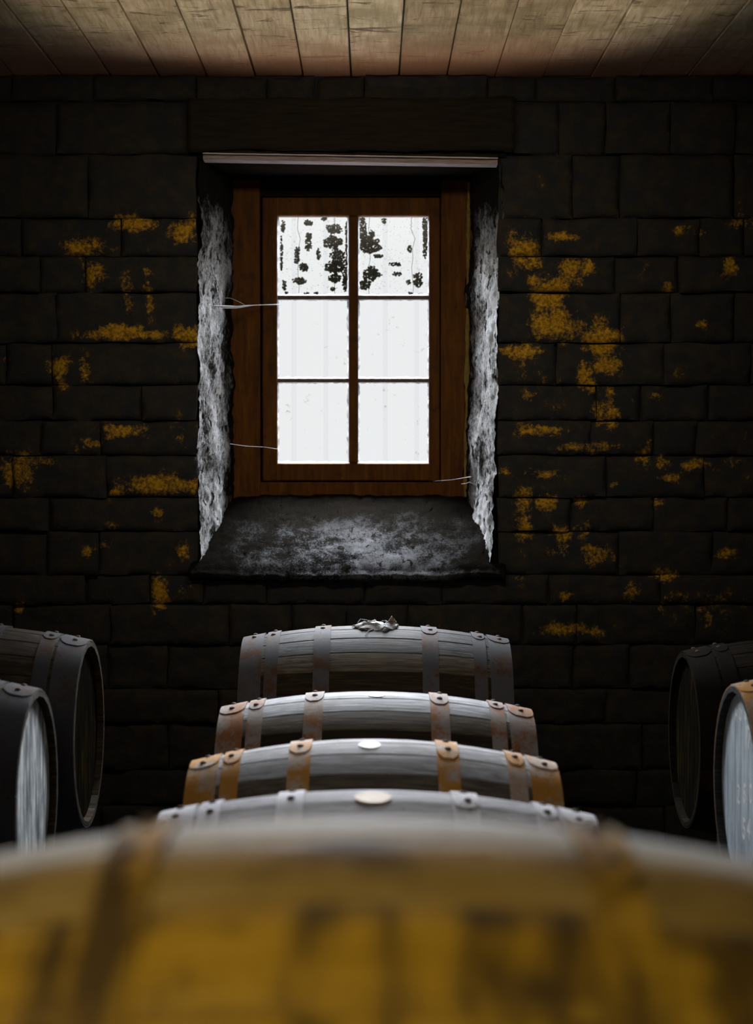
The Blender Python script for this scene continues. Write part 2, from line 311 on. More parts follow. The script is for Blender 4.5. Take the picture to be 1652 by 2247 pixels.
def wash(x, z):
    m = 0
    for (cx, cz, rx, rz, a) in PW:
        d = ((x - cx) / rx) ** 2 + ((z - cz) / rz) ** 2
        if d < 6: m = max(m, a * math.exp(-d * 0.7))
    return m
def stone(x0, x1, z0, z1):
    dep = random.uniform(-0.012, 0.016); sd = random.uniform(0, 99); g = 0.0025
    x0 += g; x1 -= g; z0 += g; z1 -= g
    nu = max(5, int((x1 - x0) / 0.016)); nv = max(4, int((z1 - z0) / 0.016)); tl = random.uniform(-0.03, 0.03)
    vals = []
    def fn(u, v):
        x = x0 + (x1 - x0) * u; z = z0 + (z1 - z0) * v
        e = min(u * (x1 - x0), (1 - u) * (x1 - x0), v * (z1 - z0), (1 - v) * (z1 - z0))
        rd = 0.009 * (1 - min(1, e / 0.03)) ** 2
        q = Vector((x * 5, sd, z * 5)); nz = 0.014 * fbm(q, 3) + 0.006 * noise.noise(q * 6)
        wob = 0.007
        y = YW - dep + rd + nz + tl * (u - .5) * .3
        X = x + wob * noise.noise(Vector((x * 9, z * 9, sd))); Z = z + wob * noise.noise(Vector((x * 9 + 7, z * 9, sd)))
        vals.append(wash(X, Z)); return (X, y, Z)
    bm, gr = grid_mesh('stone', fn, nu, nv)
    vals2 = list(vals)
    # skirt into the wall gives each stone thickness
    rim = [gr[i][0] for i in range(nu + 1)] + [gr[nu][j] for j in range(1, nv + 1)] + [gr[i][nv] for i in range(nu - 1, -1, -1)] + [gr[0][j] for j in range(nv - 1, 0, -1)]
    back = [bm.verts.new((v.co.x, YW + 0.045, v.co.z)) for v in rim]
    for i in range(len(rim)):
        j = (i + 1) % len(rim); bm.faces.new((rim[i], rim[j], back[j], back[i]))
    nb = len(bm.verts); bm.verts.ensure_lookup_table()
    me = bm_mesh('stone', bm, 70)
    a = me.attributes.new('wash', 'FLOAT', 'POINT')
    a.data.foreach_set('value', vals2 + [0.0] * (nb - len(vals2)))
    link('stone', me, M['stone'], wall)
z = ZF; row = 0
rows = []
brk = sorted([oz0, oz1])
while z < ZC - 0.02:
    h = random.uniform(0.125, 0.20)
    z2 = z + h
    for b in brk:
        if z < b - 0.01 and z2 > b - 0.07: z2 = b; break
    if z2 > ZC - 0.08: z2 = ZC
    rows.append((z, z2)); z = z2
SX = 1.95
for (z0, z1) in rows:
    spans = [(-SX, SX)]
    if z0 >= oz0 - 0.005 and z1 <= oz1 + 0.005: spans = [(-SX, ox0), (ox1, SX)]
    elif abs(z0 - oz1) < 0.02 : spans = [(-SX, ox0 - 0.03), (ox1 + 0.06, SX)]
    for (a, b) in spans:
        x = a; first = True
        while x < b - 0.01:
            wd = random.uniform(0.16, 0.46); x2 = min(b, x + wd)
            if b - x2 < 0.12: x2 = b
            stone(x, x2, z0, z1); x = x2
# lintel beam over the opening
lb0 = [r for r in rows if abs(r[0] - oz1) < 0.02][0]
bm = bmesh.new()
def lf(u, v):
    x = ox0 - 0.025 + (ox1 - ox0 + 0.08) * u; zz = oz1 + 0.004 + (lb0[1] - oz1 - 0.01) * v
    return (x, YW - 0.012 + 0.006 * fbm(Vector((x * 3, zz * 25, 3)), 3), zz)
bm, g = grid_mesh('lintel', lf, 60, 12)
lin = link('lintel_beam', bm_mesh('lintel_beam', bm, 50), M['lintel_beam'], wall)
m_ = lin.modifiers.new('s', 'SOLIDIFY'); m_.thickness = 0.05; m_.offset = -1
# lintel edge strips, their caught light painted in as pale wood
L0 = U(445, 334, YW - 0.03); L1 = U(1092, 345, YW - 0.03)
def strip(name, dz0, dz1, y0, y1, jag, mat):
    bm = bmesh.new(); n = 70; rr = []
    for i in range(n + 1):
        u = i / n; p = L0.lerp(L1, u); j = jag * noise.noise(Vector((u * 13, dz0 * 50, 2))) + jag * .5 * noise.noise(Vector((u * 50, 1, dz0)))
        rr.append([bm.verts.new((p.x, yy, p.z + dz)) for yy, dz in ((y0, dz0), (y0, dz1 + j), (y1, dz1 + j), (y1, dz0))])
    for i in range(n):
        for k in range(4):
            bm.faces.new((rr[i][k], rr[i + 1][k], rr[i + 1][(k + 1) % 4], rr[i][(k + 1) % 4]))
    bm.faces.new(rr[0]); bm.faces.new(rr[-1][::-1])
    return link(name, bm_mesh(name, bm, 40), mat, wall)
strip('lintel_splinter', -0.001, 0.010, YW - 0.032, YW + 0.03, 0.010, M['lintel_beam'])
strip('lintel_edge', -0.007, -0.003, YW - 0.040, YW + 0.03, 0.0012, M['bung_white'] if False else simple('lintel arris painted lit', (0.5, 0.44, 0.43), 0.8, 30, 0.35, 0.001, (1, 9, 9)))
strip('lintel_edge', -0.026, -0.010, YW - 0.026, YW + 0.04, 0.002, M['lintel_edge'])
# reveals
YF = 6.70
def jamb(side):
    fx_t, fx_b = (437, 434) if side < 0 else (1109, 1079)
    bx_t, bx_b = (508, 515) if side < 0 else (1031, 1016)
    ft, fb = U(fx_t, 345, YW), U(fx_b, 1255, YW); bt, bb = U(bx_t, 420, YF), U(bx_b, 1110, YF)
    ztop = oz1 - 0.02
    def fn(u, v):
        zf = ztop + (oz0 - 0.03 - ztop) * v
        f = (zf - ft.z) / (fb.z - ft.z)
        xf = ft.x + (fb.x - ft.x) * f; xb = bt.x + (bb.x - bt.x) * f
        y = YW + 0.012 + (YF + 0.018 - YW) * u
        x = xf + (xb - xf) * max(0, (y - YW) / (YF - YW))
        q = Vector((side * 5, y * 7, zf * 5)); d = 0.016 * fbm(q, 4) + 0.007 * fbm(q * 5, 3) + 0.004 * noise.noise(q * 14)
        e = max(0, 1 - u / 0.12); d -= 0.0 * e * e
        return (x - side * d, y + 0.004 * noise.noise(q * 3) , zf)
    bm, g = grid_mesh('j', fn, 56, 200)
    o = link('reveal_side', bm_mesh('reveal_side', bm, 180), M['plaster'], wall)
    return o
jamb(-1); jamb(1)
sbz = U(800, 1108, YF).z
def sf(u, v):
    x = ox0 - 0.03 + (ox1 - ox0 + 0.06) * u; y = YW - 0.02 + (YF + 0.05 - YW) * v
    zz = oz0 + (sbz - oz0) * max(0, (y - YW) / (YF - YW)) ** 0.9
    q = Vector((x * 6, y * 6, 0)); d = 0.007 * fbm(q, 4) + 0.005 * fbm(q * 5, 3) + 0.004 * abs(noise.noise(q * 16))
    e = max(0, 1 - v / 0.1)
    return (x, y + e * 0.012 * noise.noise(q * 3), zz + d - 0.025 * e * e + 0.01 * noise.noise(Vector((x * 4, 0, 4))) * e)
bm, g = grid_mesh('s', sf, 190, 66)
sill = link('window_sill', bm_mesh('window_sill', bm, 180), M['sill'], wall)
m = sill.modifiers.new('s', 'SOLIDIFY'); m.thickness = 0.03; m.offset = -1
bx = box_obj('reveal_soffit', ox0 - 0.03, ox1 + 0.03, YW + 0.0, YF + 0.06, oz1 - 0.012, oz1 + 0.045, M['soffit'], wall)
# crumbs on the sill
def sill_z(x, y): return sf((x - ox0 + 0.03) / (ox1 - ox0 + 0.06), (y - YW + 0.02) / (YF + 0.05 - YW + 0.0))[2]
def rock(bm, c, r, sd):
    res = bmesh.ops.create_icosphere(bm, subdivisions=1, radius=r)
    for v in res['verts']:
        v.co *= 1 + 0.35 * noise.noise(v.co / r + Vector((sd, sd, sd))); v.co.z *= 0.65; v.co += Vector(c)
bm = bmesh.new()
for i in range(520):
    x = random.uniform(ox0 + 0.06, ox1 - 0.08); y = random.uniform(YW, YF - 0.08)
    r = random.choice((0.0016, 0.0025, 0.0035, 0.0055)) * random.uniform(.7, 1.3)
    rock(bm, (x, y, sill_z(x, y) + r * 0.3), r, i)
tag(link('mortar_crumbs', bm_mesh('mortar_crumbs', bm), M['crumb']), 'loose pale mortar crumbs scattered over the sloping sill', 'rubble', kind='stuff')
for k, (px, py, r, lb) in enumerate([(850, 1141, .011, 'pale angular stone chip high up the middle of the sill'), (806, 1153, .007, 'small pale chip just left of the highest chip on the sill'),
    (768, 1212, .014, 'largest rounded lump low in the middle of the sill'), (892, 1210, .013, 'whitish lump low on the sill, right of the largest one'),
    (572, 1160, .014, 'reddish grey lump at the left end of the sill'), (600, 1250, .008, 'small chip by the left front edge of the sill')]):
    d = YW + 0.02 + (1262 - py) / (1262 - 1108) * 0.38; p = U(px, py, d); bm = bmesh.new(); rock(bm, (0, 0, 0), r, k * 3.1)
    bmesh.ops.subdivide_edges(bm, edges=bm.edges, cuts=1, use_grid_fill=True)
    tag(link('stone_chip', bm_mesh('stone_chip', bm, 60), M['crumb'], None, (p.x, d, sill_z(p.x, d) + r * .35)), lb, 'stone chip')

# ------------------------------------------------------------------ window
win = bpy.data.objects.new('window_1', None); COL.objects.link(win); st(win)
def pbox(name, px0, px1, py0, py1, y0, y1, mat, bev=0.004, parent=win):
    a = U(px0, py0, y0); b = U(px1, py1, y0)
    return box_obj(name, a.x, b.x, y0, y1, b.z, a.z, mat, parent, bev)
pn = M['pine']
pbox('frame_post', 380, 571, 392, 1100, YF, YF + 0.09, pn); pbox('frame_post', 968, 1160, 392, 1100, YF, YF + 0.09, pn)
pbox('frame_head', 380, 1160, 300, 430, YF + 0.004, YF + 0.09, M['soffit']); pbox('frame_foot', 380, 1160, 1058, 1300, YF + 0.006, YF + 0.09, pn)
S = YF + 0.022
pbox('sash_stile', 575, 609, 433, 1056, S, S + 0.045, pn); pbox('sash_stile', 941, 965, 433, 1056, S, S + 0.045, pn)
pbox('sash_rail', 600, 950, 433, 474, S + .002, S + 0.045, pn); pbox('sash_rail', 600, 950, 1016, 1055, S + .002, S + 0.045, pn)
pbox('mullion', 765, 786, 474, 1016, S + .001, S + 0.045, pn)
for (x0, x1) in ((609, 765), (786, 941)):
    for (y0, y1) in ((649, 657), (831, 839)):
        pbox('glazing_bar', x0, x1, y0, y1, S + 0.008, S + 0.045, simple('dark glazing bar', (0.10, 0.075, 0.07), .8, 40, .5), 0.001)
pk = 0
for ci, (x0, x1) in enumerate(((609, 765), (786, 941))):
    for ri, (y0, y1) in enumerate(((474, 649), (657, 831), (839, 1016))):
        a = U(x0, y0, S + 0.03); b = U(x1, y1, S + 0.03)
        bm = bmesh.new(); ad = bmesh.ops.create_grid(bm, x_segments=1, y_segments=1, size=.5)
        add = Matrix.Translation(((a.x + b.x) / 2, S + 0.034, (a.z + b.z) / 2)) @ Matrix.Rotation(math.pi / 2, 4, 'X') @ Matrix.Diagonal((b.x - a.x, a.z - b.z, 1, 1))
        bmesh.ops.transform(bm, matrix=add, verts=bm.verts)
        pane = link('pane', bm_mesh('pane', bm), M['glass'], win)
        # ragged putty line around the pane
        bm = bmesh.new(); wd = 4.0 / F * YF
        per = []; N = 40
        cs = [(a.x, a.z), (b.x, a.z), (b.x, b.z), (a.x, b.z)]; cen = ((a.x + b.x) / 2, (a.z + b.z) / 2)
        for s_ in range(4):
            p, q = cs[s_], cs[(s_ + 1) % 4]
            for i in range(N):
                u = i / N; per.append((p[0] + (q[0] - p[0]) * u, p[1] + (q[1] - p[1]) * u, s_, u))
        ring = []
        for (x, z_, s_, u) in per:
            j = 0.75 + 0.6 * noise.noise(Vector((x * 60, z_ * 60, pk))) + 0.3 * noise.noise(Vector((x * 200, z_ * 200, pk)))
            wj = wd * max(.2, j) * (0.75 if s_ == 0 else 1); inx = x; inz = z_
            hx = (b.x - a.x) / 2; hz = (a.z - b.z) / 2
            inx = cen[0] + (x - cen[0]) * (1 - wj / hx); inz = cen[1] + (z_ - cen[1]) * (1 - wj / hz)
            ring.append((bm.verts.new((x, S + 0.012, z_)), bm.verts.new((inx, S + 0.032, inz)), bm.verts.new((x, S + 0.036, z_))))
        for i in range(len(ring)):
            A, B = ring[i], ring[(i + 1) % len(ring)]
            for k in range(3): bm.faces.new((A[k], B[k], B[(k + 1) % 3], A[(k + 1) % 3]))
        link('putty', bm_mesh('putty', bm, 40), M['putty'], pane); pk += 1
for (x0, x1, y0, y1) in ((556, 603, 415, 1075), (946, 985, 415, 1075), (603, 946, 415, 466), (603, 946, 1024, 1075)):
    pbox('frame_rebate', x0, x1, y0, y1, S + 0.046, S + 0.062, M['soffit'], 0)
# security bars outside; glare painted in by making them nearly clear
for k, px in enumerate((645, 715, 845, 914)):
    a = U(px, 440, 6.92); b = U(px, 1040, 6.92)
    o = tube('rod', [a, b], 6.0 / F * YF, M['bar'], win, 2)
# strip of old rendering beside the frame, right
def rb(u, v):
    a = U(1029, 400, YF - .015); b = U(1022, 1090, YF - .015); p = a.lerp(b, v)
    wv = 0.008 + 0.006 * noise.noise(Vector((v * 9, 0, 1))) + 0.004 * noise.noise(Vector((v * 33, 0, 1)))
    return (p.x + (u - .5) * 2 * wv, p.y - 0.008 * (1 - (2 * u - 1) ** 2), p.z)
bm, g = grid_mesh('r', rb, 6, 60)
link('mortar_fillet', bm_mesh('mortar_fillet', bm, 60), simple('ochre mortar', (0.20, 0.14, 0.04), .9, 40, .5), wall)
# ivy leaves outside the upper panes
blobs = [(435,335,30,20),(440,490,22,62),(345,600,18,60),(370,812,45,24),(650,385,52,32),(640,495,66,46),(680,620,48,60),(655,700,70,48),(655,790,44,34),(228,365,14,42),(216,600,8,120),
(757,390,12,60),(757,560,10,160),(745,770,20,60),(940,520,72,62),(890,420,24,90),(960,750,58,50),(900,845,44,34),(1010,610,32,14),(1150,675,42,12),(1170,755,32,13),(1340,780,30,26),(1340,830,30,30),(1262,822,16,16),
(1402,400,18,110),(1400,560,12,60),(1270,550,14,30),(960,430,20,30),(640,880,20,12),(500,915,16,8),(260,912,14,8),(420,915,14,7),(1280,915,14,7),(1360,920,14,7),(520,590,12,40),(400,700,30,30),(240,850,14,40),(570,300,20,14),(880,310,20,16),(1060,320,14,20),(740,840,18,50)]
bm = bmesh.new(); DY = 7.02
def leafs(cx, cy, r):
    p = U(560 + cx / 3.755, 400 + cy / 3.755, DY + random.uniform(-.03, .03)); rot = random.uniform(0, 6.28); tilt = random.uniform(-.5, .5)
    vs = []
    for k in range(6):
        a = rot + k * math.pi / 3; rr = r * (1.15 if k % 2 else .85)
        vs.append(bm.verts.new((p.x + rr * math.cos(a), p.y + rr * math.sin(a) * tilt, p.z + rr * math.sin(a))))
    bm.faces.new(vs)
for (cx, cy, rx, ry) in blobs:
    rx *= 1.12; ry *= 1.12; n = max(9, int(rx * ry / 13))
    for i in range(n):
        a = random.uniform(0, 6.283); r = math.sqrt(random.random()) * (1.05 + .5 * noise.noise(Vector((cx, math.cos(a) * 2, math.sin(a) * 2))))
        leafs(cx + rx * r * math.cos(a), cy + ry * r * math.sin(a), random.uniform(5, 9.5) / 3.755 / F * DY)
for i in range(520):
    cx = random.choice((random.uniform(215, 760), random.uniform(880, 1415))); leafs(cx, random.uniform(295, 925), random.uniform(1.6, 3.0) / 3.755 / F * DY)
ivy = tag(link('climbing_ivy', bm_mesh('climbing_ivy', bm), M['leaf']), 'dark leaves of a climber hanging outside the two upper window panes', 'climbing plant', kind='stuff')
mm = ivy.modifiers.new('s', 'SOLIDIFY'); mm.thickness = 0.0006
tube('stem', [(-0.82, 7.03, -1.8), (-0.80, 7.0, -0.6), (-0.84, 7.03, 0.5), (-0.80, 7.02, 1.2), (-0.3, 7.02, 1.16), (0.3, 7.02, 1.17)], 0.006, M['leaf'], ivy, 1)
for xs in ((655, 480, 640), (735, 470, 650), (810, 470, 640), (905, 470, 640)):
    pts = [U(xs[0] + 10 * noise.noise(Vector((k * .6, xs[0], 0))), 440 + k * 21, DY) for k in range(11)]
    tube('stem', pts, 0.0011, M['leaf'], ivy, 1)

# ------------------------------------------------------------------ ceiling
ceil = st(box_obj('ceiling', XL - .3, XR + .3, YB - .3, YO, ZC + 0.03, ZC + 0.2, M['black_wall']))
bx0 = U(770, 172, YW).x; bw = 105 / F * YW
for k in range(-13, 14):
    xa = bx0 + k * bw; sd = k * 1.7; gap = 0.0028 if k < 2 else 0.0012
    x0, x1 = xa + gap, xa + bw - gap
    zo = random.uniform(0, 0.004) + (0.0 if k % 2 else 0.0015)
    bm = bmesh.new(); n = 40; rr = []
    for i in range(n + 1):
        y = 1.2 + (YW + 0.035 - 1.2) * i / n
        j0 = 0.0012 * noise.noise(Vector((y * 2.3, sd, 0))); j1 = 0.0012 * noise.noise(Vector((y * 2.3, sd, 7)))
        rr.append([bm.verts.new(c) for c in ((x0 + j0, y, ZC + 0.03), (x0 + j0, y, ZC + zo + .003), (x0 + .003 + j0, y, ZC + zo), (x1 - .003 + j1, y, ZC + zo), (x1 + j1, y, ZC + zo + .003), (x1 + j1, y, ZC + .03))])
    for i in range(n):
        for q in range(6): bm.faces.new((rr[i][q], rr[i + 1][q], rr[i + 1][(q + 1) % 6], rr[i][(q + 1) % 6]))
    bm.faces.new(rr[0]); bm.faces.new(rr[-1][::-1])
    link('ceiling_board', bm_mesh('ceiling_board', bm, 20), M['ceiling'], ceil)

# ------------------------------------------------------------------ casks
CACHE = {}
def prof(x, R, s, L): return R - s * (x / (L / 2)) ** 2
def stave_mesh(R, s, L, n, mat):
    key = ('st', R, s, L, n, mat.name)
    if key in CACHE: return CACHE[key]
    bm = bmesh.new(); hw = math.pi / n * 0.985; NX = 22; rings = []
    for i in range(NX + 1):
        x = -L / 2 + L * i / NX; r = prof(x, R, s, L); th = 0.024
        if i in (0, NX): r -= 0.002; th = 0.012
        pts = [(-hw, r - 0.0022), (-hw * .93, r - .0003), (-hw * .45, r), (hw * .45, r), (hw * .93, r - .0003), (hw, r - .0022), (hw, r - th), (-hw, r - th)]
        rings.append([bm.verts.new((x, -rr * math.sin(a), rr * math.cos(a))) for a, rr in pts])
    for i in range(NX):
        for k in range(8): bm.faces.new((rings[i][k], rings[i + 1][k], rings[i + 1][(k + 1) % 8], rings[i][(k + 1) % 8]))
    bm.faces.new(rings[0]); bm.faces.new(rings[-1][::-1])
    me = bm_mesh('stave', bm, 35); me.materials.append(mat); CACHE[key] = me; return me
def hoop_mesh(R, s, L, xa, xb, t_front, t_back, mat):
    bm = bmesh.new(); NS = 96; th = 0.0024
    def ringverts(a, extra, x0, x1):
        r0, r1 = prof(x0, R, s, L) + 0.0002 + extra, prof(x1, R, s, L) + 0.0002 + extra
        return [bm.verts.new((x, -r * math.sin(a), r * math.cos(a))) for x, r in ((x0, r0), (x0, r0 + th), (x1, r1 + th), (x1, r1))]
    rg = [ringverts(2 * math.pi * i / NS, 0, xa, xb) for i in range(NS)]
    for i in range(NS):
        A, B = rg[i], rg[(i + 1) % NS]
        for k in range(4): bm.faces.new((A[k], B[k], B[(k + 1) % 4], A[(k + 1) % 4]))
    # riveted lap on top, rounded front end
    NT_ = 14; rg = []
    for i in range(NT_ + 1):
        u = i / NT_; a = t_back + (t_front - t_back) * u
        c = (xa + xb) / 2; hwid = (xb - xa) / 2
        cut = max(0, (u - .72) / .28) if t_front < 1 else 0; k = math.sqrt(max(0.05, 1 - (cut * .93) ** 2.6)) if cut > 0 else 1
        rg.append(ringverts(a, th, c - hwid * k, c + hwid * k))
    for i in range(NT_):
        A, B = rg[i], rg[i + 1]
        for k in range(4): bm.faces.new((A[k], B[k], B[(k + 1) % 4], A[(k + 1) % 4]))
    bm.faces.new(rg[0]); bm.faces.new(rg[-1][::-1])
    me = bm_mesh('hoop', bm, 30); me.materials.append(mat); return me
def rivet_mesh():
    if 'riv' in CACHE: return CACHE['riv']
    bm = bmesh.new(); bmesh.ops.create_uvsphere(bm, u_segments=14, v_segments=8, radius=0.0082)
    for v in bm.verts: v.co.z = max(v.co.z, -.001) * 0.62
    me = bm_mesh('rivet', bm, 60); me.materials.append(M['rivet']); CACHE['riv'] = me; return me
def board_mesh(rh, a, b, mat):
    bm = bmesh.new(); a += 0.0009; b -= 0.0009; n = 10
    top = [(y, math.sqrt(max(0, rh * rh - y * y))) for y in [a + (b - a) * i / n for i in range(n + 1)]]
    loop = top + [(y, -z_) for y, z_ in reversed(top) if z_ > 1e-4]
    f = bm.faces.new([bm.verts.new((0, y, z_)) for y, z_ in loop]); r = bmesh.ops.extrude_face_region(bm, geom=[f])
    bmesh.ops.translate(bm, vec=(0.02, 0, 0), verts=[v for v in r['geom'] if isinstance(v, bmesh.types.BMVert)])
    bm.edges.ensure_lookup_table()
    bmesh.ops.bevel(bm, geom=[e for e in bm.edges if abs(e.verts[0].co.x - e.verts[1].co.x) < 1e-6], offset=0.0012, segments=1, affect='EDGES')
    me = bm_mesh('head_board', bm); me.materials.append(mat); return me
HO = ((.371, .4445), (.318, .361), (.150, .203))
def cask(cx, d, ytop_px, label, smat, hmat, hdmat, R=.325, s=.052, L=.89, n=26, roll=0.0, tilt=0.0, end_px=None, spin=0.0, zc=None, skip=0, hoops=HO, tongue=None, yaw=0.0, bands=None, lap_left=False):
    """ytop_px: image row of the silhouette at the bulge (or at the end if end_px)"""
    if zc is None:
        rad = R if end_px is None else R - s
        el = PITCH_AT(ytop_px)                      # elevation angle of that row (below horizon > 0)
        # tangent to circle radius rad centred (d, zc): (-zc)cos el - d sin el = rad
        zc = -(rad + d * math.sin(el)) / math.cos(el)
    root = bpy.data.objects.new('cask', None); COL.objects.link(root); root.location = (cx, d, zc - R); root.rotation_euler = (0, tilt, yaw)
    tag(root, label, 'barrel', 'oak casks laid on their sides in three rows')
    # staves
    sm = stave_mesh(R, s, L, n, smat)
    for k in range(n):
        tt = math.degrees(math.atan2(math.sin(spin + 2 * math.pi * k / n), math.cos(spin + 2 * math.pi * k / n)))
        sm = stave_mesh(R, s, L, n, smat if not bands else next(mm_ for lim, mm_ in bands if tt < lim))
        o = link('stave', sm, None, root, (0, 0, R + 0), (spin + 2 * math.pi * k / n, 0, 0))
    for side in (-1, 1):
        for hi, (a, b) in enumerate(hoops):
            xa, xb = (a, b) if side > 0 else (-b, -a)
            tf = R_(13 + 5 * random.random()) if tongue is None else tongue; tf = R_(85) if lap_left and side < 0 else tf; jit = R_(random.uniform(-2.5, 2.5)) if hi else R_(random.uniform(-1, 1))
            hm = hmat[hi] if isinstance(hmat, tuple) else hmat
            ho = link('hoop', hoop_mesh(R, s, L, xa, xb, tf + jit, R_(-13) + jit, hm), None, root, (0, 0, R))
            for ta in (-4.5, 8.5):
                aa = R_(ta) + jit; xm = (xa + xb) / 2 + random.uniform(-.004, .004); r = prof(xm, R, s, L) + 0.0047
                link('rivet', rivet_mesh(), None, ho, (xm, -r * math.sin(aa), r * math.cos(aa)), (aa, 0, 0))
        rh = R - s - 0.019; nb = 6; x = side * (L / 2 - 0.019)
        ws = [-rh + 2 * rh * i / nb + (random.uniform(-.012, .012) if 0 < i < nb else 0) for i in range(nb + 1)]
        for i in range(nb):
            o = link('head_board', board_mesh(rh, ws[i], ws[i + 1], hdmat), None, root, (x - (0.02 if side > 0 else 0) , 0, R + 0))
    return root, R, zc
def PITCH_AT(py):
    v = U(815, py, 1.0); return math.atan2(-v.z, v.y)
def bung(root, R, ang, rad, mat, x=0.0, h=0.006):
    bm = bmesh.new(); r = bmesh.ops.create_cone(bm, cap_ends=True, segments=28, radius1=rad * 1.02, radius2=rad, depth=0.03)
    bmesh.ops.bevel(bm, geom=[e for e in bm.edges if e.verts[0].co.z > 0 and e.verts[1].co.z > 0], offset=0.0015, segments=2, affect='EDGES')
    rr = R + h - 0.015
    return link('bung', bm_mesh('bung', bm, 40), mat, root, (x, -rr * math.sin(ang), R + rr * math.cos(ang)), (ang, 0, 0))
def X(px, d): return U(px, 1400, d).x

c1, R1, z1 = cask(X(822, 5.65), 5.65, 1372, 'farthest grey cask of the middle row, bung wrapped in ragged cloth, under the window',
    M['stave_grey'], M['hoop_grey'], M['head_dark'], lap_left=True, s=.047, tilt=R_(0.4), spin=R_(3), bands=((-60, M['stave_near_black']), (36, M['stave_grey']), (51, M['stave_brown']), (181, M['stave_near_black'])))
b = bung(c1, R1, R_(4), 0.030, M['bung_white'], -0.004, 0.013)
c2, R2, z2 = cask(X(822, 4.81), 4.81, 1517, 'second cask from the window in the middle row, grey staves, rust-streaked hoops, flush white bung',
    M['stave_blue'], (M['hoop_rust'], M['hoop_rust'], M['hoop_rust']), M['head_dark'], s=.052, tilt=R_(0.5), spin=R_(5), bands=((-60, M['stave_near_black']), (25, M['stave_blue']), (38, M['stave_brown']), (181, M['stave_near_black'])))
bung(c2, R2, R_(6), 0.028, M['bung_white'], 0.0, 0.001)
c3, R3, z3 = cask(X(817, 4.085), 4.085, 1621, 'third cask from the window in the middle row, with orange rusted hoops and white bung',
    M['stave_blue'], M['hoop_orange'], M['head_dark'], s=.06, tilt=R_(0.3), spin=R_(-3), bands=((-60, M['stave_near_black']), (31, M['stave_pale']), (44, M['stave_brown']), (181, M['stave_near_black'])))
bung(c3, R3, R_(8), 0.028, M['bung_white'], -0.01, 0.001)
c4, R4, z4 = cask(X(823, 3.42), 3.42, 1733, 'blurred pale cask right behind the nearest one, with dark rivets and orange bung',
    M['stave_pale'], M['hoop_pale'], M['head_dark'], lap_left=True, s=.052, tilt=R_(0.5), spin=R_(4))
bung(c4, R4, R_(7), 0.038, M['bung_orange'], -0.01, 0.002)
c5, R5, z5 = cask(X(800, 1.25), 1.25, 1789, 'nearest big out-of-focus cask filling the bottom of the picture, mustard toned front',
    M['stave_ochre'], M['stave_ochre'], M['head_dark'], R=.40, s=.088, L=1.0, n=24, tilt=R_(0.3), spin=R_(-3.5), bands=((2, M['stave_lit_top']), (14, M['stave_tan']), (181, M['stave_ochre'])), hoops=((.42, .4995), (.34, .385), (.15, .19)))
# side rows; the heads face the middle aisle
def xrow(xh, L, side): return xh - side * L / 2
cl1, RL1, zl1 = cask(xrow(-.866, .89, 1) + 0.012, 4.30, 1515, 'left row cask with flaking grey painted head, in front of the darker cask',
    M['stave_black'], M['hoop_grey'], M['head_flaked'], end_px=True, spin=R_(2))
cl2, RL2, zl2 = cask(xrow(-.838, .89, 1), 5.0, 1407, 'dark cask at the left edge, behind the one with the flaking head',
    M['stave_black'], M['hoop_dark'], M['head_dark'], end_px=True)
cr1, RR1, zr1 = cask(xrow(.963, .89, -1), 4.45, 1506, 'right edge cask with blue-grey painted head chalked with numbers and rusty rim',
    M['stave_grey'], M['hoop_orange'], M['head_blue'], end_px=True)
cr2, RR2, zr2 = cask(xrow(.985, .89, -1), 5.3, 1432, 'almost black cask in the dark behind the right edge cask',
    M['stave_unlit'], M['hoop_unlit'], M['head_dark'], end_px=True)

# ragged cloth round the bung of the farthest cask
def cloth_pt(x, yy, lift):   # x along cask, yy = arc distance toward camera
    a = yy / R1; r = prof(x, R1, .047, .89) + lift
    return (x, -r * math.sin(a), R1 + r * math.cos(a))
def cfn(u, v):
    a = 2 * math.pi * u; k = 1 + .22 * noise.noise(Vector((math.cos(a) * 2, math.sin(a) * 2, 1))) + .10 * noise.noise(Vector((math.cos(a) * 9, math.sin(a) * 9, 4)))
    rr = 0.029 + v * 0.036 * k; x = rr * 1.12 * math.cos(a); yy = 0.024 + rr * .85 * math.sin(a)
    lift = 0.004 + 0.010 * (1 - v) + 0.012 * max(0, fbm(Vector((x * 35, yy * 35, 2)), 3)) + (0.004 * math.sin(a * 7) * v)
    return cloth_pt(x, yy, max(0.0015, lift))
bm, g = grid_mesh('c', cfn, 96, 12)
cl = link('bung_cloth', bm_mesh('bung_cloth', bm, 90), M['burlap'], c1); mm = cl.modifiers.new('s', 'SOLIDIFY'); mm.thickness = .0018
def fold(u, v):
    x = 0.030 + 0.046 * u; h = 0.033 * (1 - abs(u - .52) / .5) * v if abs(u - .52) < .5 else 0
    return cloth_pt(x, 0.012 + 0.012 * v * math.sin(u * 5) + .004 * noise.noise(Vector((u * 9, v * 4, 0))), 0.003 + max(0, h) + 0.0015 * math.sin(u * 40) * v)
bm, g = grid_mesh('f', fold, 30, 10)
fo = link('cloth_fold', bm_mesh('cloth_fold', bm, 90), M['burlap_brown'], cl); mm = fo.modifiers.new('s', 'SOLIDIFY'); mm.thickness = .003
for k in range(70):   # frayed fringe, joined
    pass
bm = bmesh.new()
